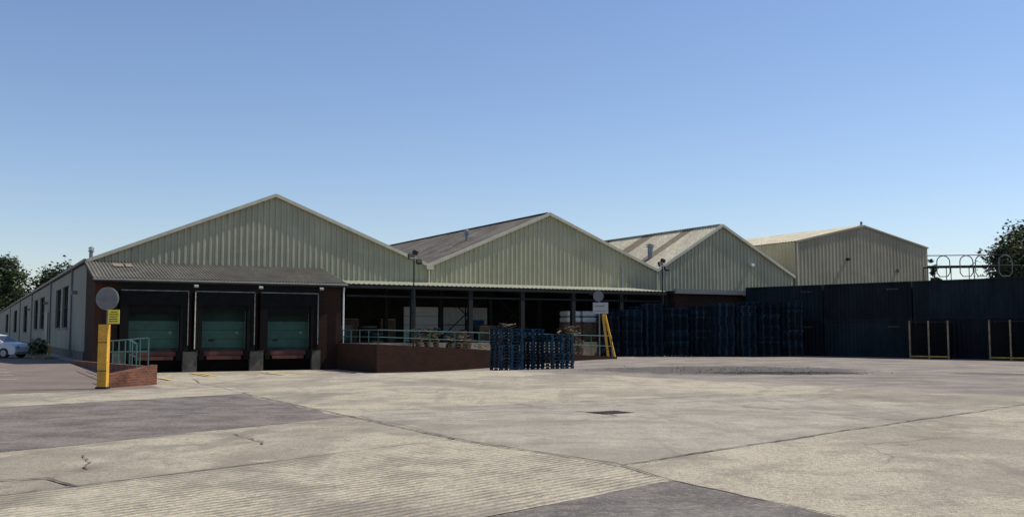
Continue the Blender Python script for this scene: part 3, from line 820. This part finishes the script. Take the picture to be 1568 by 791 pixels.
b.box(-.2, 3.4, -.3, .3, 0, .35, 'conc')
for i in range(700):
    p = Vector((R.uniform(-.3, 3.5), R.uniform(-.4, .4), .3+abs(R.gauss(0, .3))))
    s = .1; r = Matrix.Rotation(R.uniform(0, 6), 3, 'Z') @ Matrix.Rotation(R.uniform(0, 3), 3, 'X')
    b.poly([p+r@Vector(v) for v in ((-s,-s,0),(s,-s,0),(s,s,0),(-s,s,0))], R.choice(['leaf', 'leafd', 'leaf2']))
b.obj('planter_shrubs', loc=(*W(-1.9, 6), 0), rz=PHI+1.57)

# ------------------------------------------------------------------ trees
def tree(name, x, y, h, cr, trunk_h, nclump=46, leaves=90, ls=.3, crown_h=None, seed=1):
    r = random.Random(seed); b = MB(); crown_h = crown_h or (h-trunk_h)
    b.tube((0,0,-.2), (.1,0,trunk_h), h*.028, 'bark', 9, h*.02); b.tube((.1,0,trunk_h), (.2,.1,h*.82), h*.02, 'bark', 8, h*.005)
    cz = trunk_h+crown_h*.5
    for i in range(nclump):
        while True:
            d = Vector((r.uniform(-1,1), r.uniform(-1,1), r.uniform(-1,1)))
            if .15 < d.length < 1: break
        wob = .75+.35*math.sin(3*math.atan2(d.y, d.x)+seed)
        c = Vector((d.x*cr*wob, d.y*cr*wob, cz+d.z*crown_h*.5*(.85+.2*r.random())))
        if i % 3 == 0:
            b.tube((.12, 0, trunk_h+(c.z-trunk_h)*.45), c, h*.008, 'bark', 5, h*.002)
        cs = cr*r.uniform(.16, .34); kq = r.choice(['leaf', 'leafd', 'leaf2', 'leaf'])
        for j in range(leaves):
            o = Vector((r.gauss(0, .5), r.gauss(0, .5), r.gauss(0, .42)))*cs
            s = ls*r.uniform(.5, 1.2)
            rt = Matrix.Rotation(r.uniform(0, 6.28), 3, 'Z') @ Matrix.Rotation(r.uniform(-1.3, 1.3), 3, 'X')
            b.poly([c+o+rt@Vector(v) for v in ((-s,-s*.5,0),(s*.2,-s*.6,0),(s,0,0),(s*.1,s*.6,0))], kq if r.random() < .8 else 'leafd')
    return b.obj(name, loc=(x, y, 0))
tree('broadleaf_tree', 57.0, 108, 13.5, 5.4, 4.5, 130, 120, .25, seed=3)
tree('broadleaf_tree', 66, 112, 12, 4.5, 4, 40, 80, .28, seed=9)
tree('conifer_tree', 47.4, 110, 10.2, 1.0, 2, 26, 70, .2, seed=5)
tree('broadleaf_tree', -136, 262, 21.5, 9, 6, 110, 100, .5, seed=4)
tree('broadleaf_tree', -123, 268, 19.5, 8.5, 6, 90, 100, .5, seed=6)
tree('broadleaf_tree', -131, 285, 19.0, 7, 6, 60, 80, .5, seed=8)
b = MB(); r = random.Random(11)
for i in range(170):
    x = -420+i*3.4+r.uniform(-2, 2) if i < 95 else 75+(i-95)*3.4
    y = 330 if i < 95 else 190; h = r.uniform(6, 12) if i < 95 else r.uniform(5, 9)
    for j in range(60):
        p = Vector((x+r.gauss(0, 2.6), y+r.gauss(0, 2.5), abs(r.gauss(h*.45, h*.3)))); s = r.uniform(.5, 1.1)
        rt = Matrix.Rotation(r.uniform(0, 6.28), 3, 'Z') @ Matrix.Rotation(r.uniform(-1.3, 1.3), 3, 'X')
        b.poly([p+rt@Vector(v) for v in ((-s,-s*.6,0),(s,-s*.5,0),(s*.9,s*.6,0),(-s,s*.5,0))], r.choice(['leaf', 'leafd', 'leafd']))
b.obj('distant_treeline')

# ------------------------------------------------------------------ light, sky, camera
AZ = 71.; EL = 52.
w = bpy.data.worlds.new('World'); scene.world = w; w.use_nodes = True
nt = w.node_tree; bg = nt.nodes['Background']
sky = nt.nodes.new('ShaderNodeTexSky'); sky.sky_type = 'NISHITA'; sky.sun_disc = False
sky.sun_elevation = rad(EL); sky.sun_rotation = rad(AZ); sky.air_density = 1.1; sky.dust_density = .15; sky.ozone_density = 2.2
mx = nt.nodes.new('ShaderNodeMix'); mx.data_type = 'RGBA'; mx.blend_type = 'MULTIPLY'; mx.inputs['Factor'].default_value = 1
mx.inputs[7].default_value = (.97, .975, 1.09, 1)
nt.links.new(sky.outputs[0], mx.inputs[6]); nt.links.new(mx.outputs[2], bg.inputs[0]); bg.inputs[1].default_value = .115
sd = bpy.data.lights.new('sun', 'SUN'); sd.energy = 5.0; sd.angle = rad(.53); sd.color = (1, .94, .82)
so = bpy.data.objects.new('sun', sd); scene.collection.objects.link(so)
v = Vector((math.sin(rad(AZ))*math.cos(rad(EL)), math.cos(rad(AZ))*math.cos(rad(EL)), math.sin(rad(EL))))
so.rotation_euler = v.to_track_quat('Z', 'Y').to_euler(); so.location = (40, 20, 60)

cd = bpy.data.cameras.new('camera'); cam = bpy.data.objects.new('camera', cd); scene.collection.objects.link(cam)
cam.location = (0, 0, 1.6); cam.rotation_euler = (rad(94.3), 0, 0)
cd.sensor_width = 36; cd.lens = 34.44; cd.clip_end = 6000; scene.camera = cam
scene.view_settings.view_transform = 'Standard'; scene.view_settings.look = 'None'; scene.view_settings.exposure = 0
